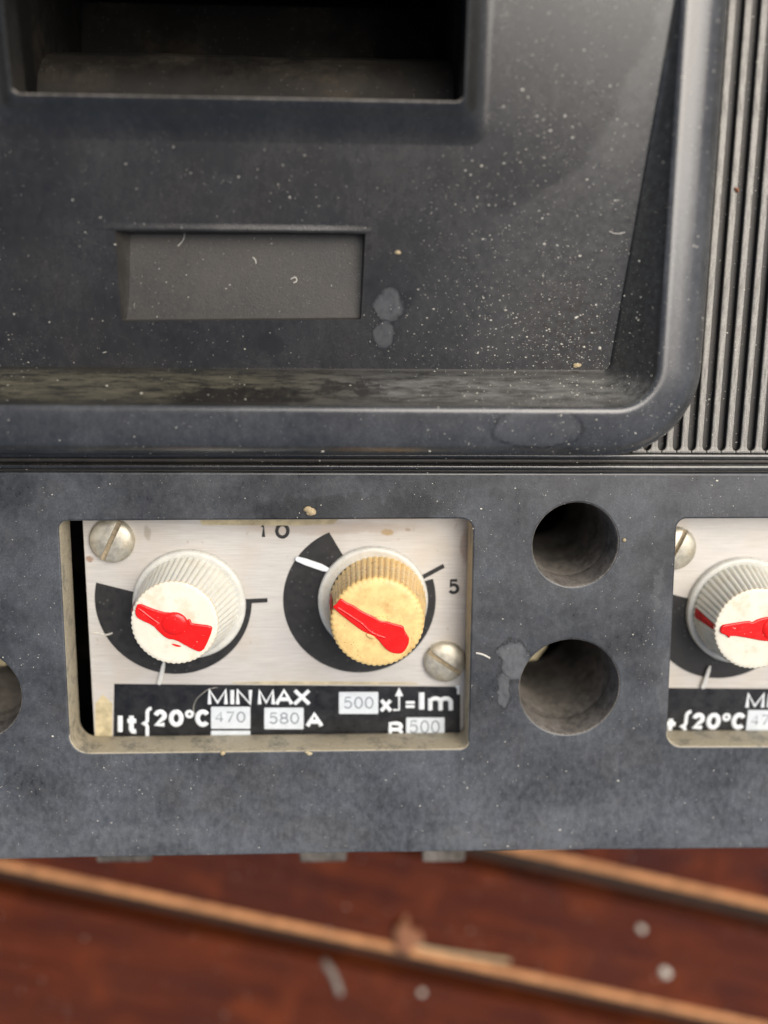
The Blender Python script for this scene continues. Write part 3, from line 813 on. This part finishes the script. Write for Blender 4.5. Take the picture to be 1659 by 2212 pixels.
        flank_patch(o, lambda f: (165 - 2.5 - 2 * abs(f - .25), 165 + (5 if f < .3 else .5)), None, zA - 5.0, zA - .3, b, t, zA, 5.75, 6.85, T, 'red')
    else:
        P3 = [(1375, 872), (1385, 828), (1430, 820), (1550, 800), (1565, 812), (1600, 790), (1680, 775), (1780, 800), (1850, 820), (1860, 890), (1760, 900), (1680, 920), (1620, 918), (1560, 905), (1440, 885), (1430, 905), (1415, 885)]
        raised(o, smooth_poly(local_poly(P3, Z6, zA + .1, b, Vector((0, 0)))), zt + .12, .42, 'red', .18, 'red_mark')
        cd = U(*Z6(1690, 850), zA + .3) - b
        lp = []
        for (rr, zz) in ((1.6, .12), (1.6, .3), (1.5, .42), (1.1, .52), (.5, .57), (.05, .58)):
            lp.append([Vector((cd.x + rr * math.cos(2 * math.pi * k / 40), cd.y + rr * math.sin(2 * math.pi * k / 40), zt + zz)) for k in range(40)])
        link_mesh('red_boss', recalc(loft(lp, True, False, True)), 'red', o, 50)
        flank_patch(o, lambda f: (172 + 2 * f, 184 - 3 * f), None, WZ + 1.9, zA - .12, b, t, zA, 5.75, 6.85, T, 'old_red')
    if not second:
        zB = 3.9
        o, b, t = knob((817, 1304), (815, 1345), zB, 6.15, 6.75, ['amber_side', 'amber', 'amber'], T, 50, 1.7)
        flange(o, 123.5 * K).location = [*((U(806, 1299, WZ + 1) + T - b) * MM), 0]
        pr = [U(*p, WZ) + T - b for p in ((715, 1238), (640, 1212), (637, 1203), (645, 1199), (712, 1222))]
        raised(o, smooth_poly(pr), .5, .35, 'white_print', .12, 'pointer')
        zt = zB - WZ + .06
        P2 = [(440, 905), (480, 880), (520, 820), (550, 825), (600, 865), (650, 880), (760, 955), (900, 1020), (960, 1060), (1030, 1065), (1120, 1095), (1215, 1115), (1225, 1165), (1255, 1215), (1278, 1250), (1265, 1330), (1210, 1410), (1150, 1420), (1070, 1405), (1000, 1350), (940, 1270), (900, 1240), (830, 1200), (760, 1170), (640, 1080), (540, 1000), (470, 940)]
        raised(o, smooth_poly(local_poly(P2, Z5, zB + .15, b, T)), zt + .12, .36, 'red', .16, 'red_mark')
        link_mesh('red_ridge', tube_mesh([[(*local_poly([p], Z5, zB + .3, b, T)[0], 0) for p in ((500, 920), (640, 1010), (760, 1090), (850, 1180), (930, 1220), (1010, 1245))]], .2, .9, zt + .26), 'red', o, 60)
        for P in ([(900, 1022), (960, 1010), (1030, 1045), (1035, 1068), (960, 1062)], [(800, 1205), (840, 1200), (915, 1240), (890, 1262), (830, 1240)]):
            raised(o, smooth_poly(local_poly(P, Z5, zB + .2, b, T)), zt + .14, .5, 'amber', .1, 'moulded_bump')
        flank_patch(o, lambda f: (160 - 1 + 3 * f, 168 - 2 * f + 3), None, WZ + 3.6, zB - .25, b, t, zB, 6.15, 6.75, T, 'old_red')

module(Vector((0, 0)), False)
T2 = U(1603, 1321, WZ + 1) - U(408, 1308, WZ + 1)
module(T2, True)

# ------------------------------------------------------------------ dust, crumbs and fibres
dg = bpy.context.evaluated_depsgraph_get()
V, F = [], []
for o in list(SC.objects):
    if o.type == 'MESH':
        mw = o.matrix_world if not o.parent else None
        mat = Matrix.Identity(4); q = o
        chain = []
        while q: chain.append(q); q = q.parent
        for q in reversed(chain): mat = mat @ q.matrix_basis
        off = len(V)
        V += [mat @ v.co for v in o.data.vertices]
        F += [tuple(i + off for i in p.vertices) for p in o.data.polygons]
bvh = BVHTree.FromPolygons(V, F)
def drop(x, y):
    loc, nor, idx, d = bvh.ray_cast(Vector((x * MM, y * MM, .04)), Vector((0, 0, -1)))
    return (loc / MM, nor) if loc else (None, None)
def see(px, py):
    """point of the scene under a place in the photo"""
    v = (MC @ Vector((px - 829.5, -(py - 1106), -FPX))).normalized()
    loc, nor, idx, d = bvh.ray_cast(Vector((0, 0, CAMZ * MM)), v)
    return loc / MM, nor
DV, DF = [], []
def flake(c, r, el=1.0):
    i = len(DV); a = random.random() * 6.28; k = 5
    for j in range(k):
        t = a + 6.283 * j / k; rr = r * random.uniform(.6, 1.2)
        DV.append(((c.x + rr * el * math.cos(t)), c.y + rr * math.sin(t), c.z + .005))
    DV.append((c.x + random.uniform(-.3, .3) * r, c.y + random.uniform(-.3, .3) * r, c.z + r * .8))
    for j in range(k): DF.append((i + j, i + (j + 1) % k, i + k))
n = 0
while n < 8200:
    x = random.uniform(-52, 68); y = random.uniform(-80, 40)
    hx, hy = U(1240, 760, 0)
    d = math.hypot(x - hx, (y - hy) * .9)
    upper = y > YSTR1
    p = .05 + .55 * max(0, mnoise.noise(Vector((x * .11, y * .11, 5)))) ** 1.3
    if upper: p += .95 * math.exp(-(d / 11) ** 2) + (.25 if x > 10 else 0)
    if random.random() > p: continue
    h, nor = drop(x, y)
    if h is None or h.z < -5 or nor.z < .3: continue
    if h.z > -6 and h.y < YT and h.z < -1: continue
    if 3.2 < h.z and not (h.y > yr and h.x < xr) and random.random() < .6: continue
    r = min(.15, .029 * math.exp(random.gauss(0, .6)))
    if math.hypot(x - hx, y - hy) < 5 and random.random() < .5: r *= 1.4
    flake(h, r, random.uniform(.6, 1.8)); n += 1
for k in range(700):            # on the floor
    x = random.uniform(-100, 130); y = random.uniform(-185, -100)
    h, nor = drop(x, y)
    if h is not None and h.z < -70: flake(h, .09 * math.exp(random.gauss(0, .5)))
me = me_from(DV, DF)
d = link_mesh('dust', me, 'pale_dust', None, 0); tag(d, 'pale specks of dust strewn over the black plastic and the slats', 'dust', kind='stuff')

def crumb(px, py, r, mat, label, sq=(1, 1, .8), cat='crumb', name='dirt_crumb', lumps=4):
    c, nor = see(px, py)
    bm = bmesh.new()
    for k in range(lumps):
        rr = r * random.uniform(.5, .8) if k else r * .8
        off = Vector((random.uniform(-1, 1) * r * .9, random.uniform(-1, 1) * r * .7, 0)) if k else Vector((0, 0, 0))
        res = bmesh.ops.create_icosphere(bm, subdivisions=2, radius=rr)
        for v in res['verts']:
            f = 1 + .35 * mnoise.noise(v.co * (2.0 / r) + Vector((k * 3, r * 9, 1)))
            v.co = Vector((v.co.x * f * sq[0], v.co.y * f * sq[1], v.co.z * f * sq[2])) + off + Vector((0, 0, rr * .45))
    me = bpy.data.meshes.new('m'); bm.to_mesh(me); bm.free()
    o = link_mesh(name, me, mat, None, 70)
    o.location = c * MM
    return tag(o, label, cat)
crumb(672, 1104, .6, 'tan_crumb', 'tan crumb of dirt above the middle window of the front cover', (1.2, 1, .7))
crumb(481, 1626, .45, 'tan_crumb', 'pale bead of glue on the lower rim of the middle window', (1, 1, .7), 'bead', 'glue_bead', 1)
crumb(668, 1627, .42, 'glue', 'small tan bead stuck right of centre on the window lower rim', (1.3, .8, .6), 'bead', 'glue_bead', 2)
crumb(1348, 1166, .3, 'tan_crumb', 'orange grain beside the upper round hole', (1.1, 1, .8), lumps=1)
crumb(1246, 790, .4, 'tan_crumb', 'tan crumb at the right foot of the recessed face', (1.6, .7, .6))
crumb(1592, 411, .33, 'brown_crumb', 'red-brown crumb lying on the ribs', (.8, 1.2, 1), lumps=2)
crumb(860, 546, .3, 'tan_crumb', 'yellowish grain right of the empty name-plate recess', (1.6, .8, .6), lumps=2)
crumb(1295, 752, .28, 'pale_dust', 'white grain in the dusty lower right corner of the recessed face', lumps=2)
crumb(1437, 2100, 1.4, 'pale_dust', 'larger white crumb on the slats at the lower right', (1, 1, .7), lumps=2)
crumb(1386, 2006, 1.0, 'pale_dust', 'white crumb on the slats just above the larger white one', lumps=2)
crumb(911, 2142, .9, 'pale_dust', 'white crumb on the slats at the bottom centre', lumps=1)
crumb(872, 2025, 3.3, 'brown_crumb', 'brown lump of dirt on the bare edge of a slat', (1, 1.25, .6), 'lump', 'dirt_lump', 4)
crumb(875, 1985, 1.3, 'brown_crumb', 'small brown lump just above the larger lump on the slat edge', (.8, 1.3, .6), 'lump', 'dirt_lump', 2)

def fibre(pts, r, label, lift=.12, mat='fibre', name='fibre', cat='fibre'):
    P = []
    for (px, py) in pts:
        c, nor = see(px, py); P.append(c + Vector((0, 0, lift)))
    zmax = P[0].z
    Q = [P[0]]
    for i in range(len(P) - 1):
        a = P[max(i - 1, 0)]; b = P[i]; c = P[i + 1]; d2 = P[min(i + 2, len(P) - 1)]
        for k in range(1, 7):
            t = k / 6
            Q.append(.5 * ((2 * b) + (-a + c) * t + (2 * a - 5 * b + 4 * c - d2) * t * t + (-a + 3 * b - 3 * c + d2) * t ** 3))
    o0 = Q[0].copy()
    o = link_mesh(name, tube_mesh([[q - o0 for q in Q]], r, 1, 0, 1), mat, None, 80)
    o.location = o0 * MM
    return tag(o, label, cat)
fibre([(198, 1367), (212, 1367), (228, 1371), (243, 1367)], .13, 'short white fibre lying across the left end of the black scale')
fibre([(393, 492), (399, 505), (395, 520), (384, 532)], .05, 'thin curled hair over the top edge of the name-plate recess')
fibre([(546, 556), (552, 562), (553, 570)], .06, 'tiny pale fibre in the middle of the name-plate recess')
fibre([(628, 603), (638, 599), (641, 607), (634, 611)], .06, 'tiny curled fibre in the lower right of the name-plate recess')
fibre([(1028, 1410), (1042, 1413), (1058, 1421)], .14, 'tan splinter beside the lower right corner of the middle window')
fibre([(470, 1484), (448, 1490), (425, 1510), (418, 1530), (424, 1546)], .03, 'long thin hair curving over the black label')
fibre([(1316, 500), (1330, 505), (1350, 502)], .05, 'pale hair in the dust right of the recessed face')
fibre([(698, 2072), (718, 2100), (735, 2145)], .8, 'grey strand lying across the slat below the bare edge', .3, 'sleeve', 'strand', 'strand')
fibre([(1100, 2075), (960, 2055), (890, 2040)], .5, 'long pale scrap of straw right of the brown lump', .3, 'tan_crumb', 'straw', 'straw')
fibre([(230, 770 - 10), (222, 762)], .04, 'tiny pale lint at the left of the recessed face')
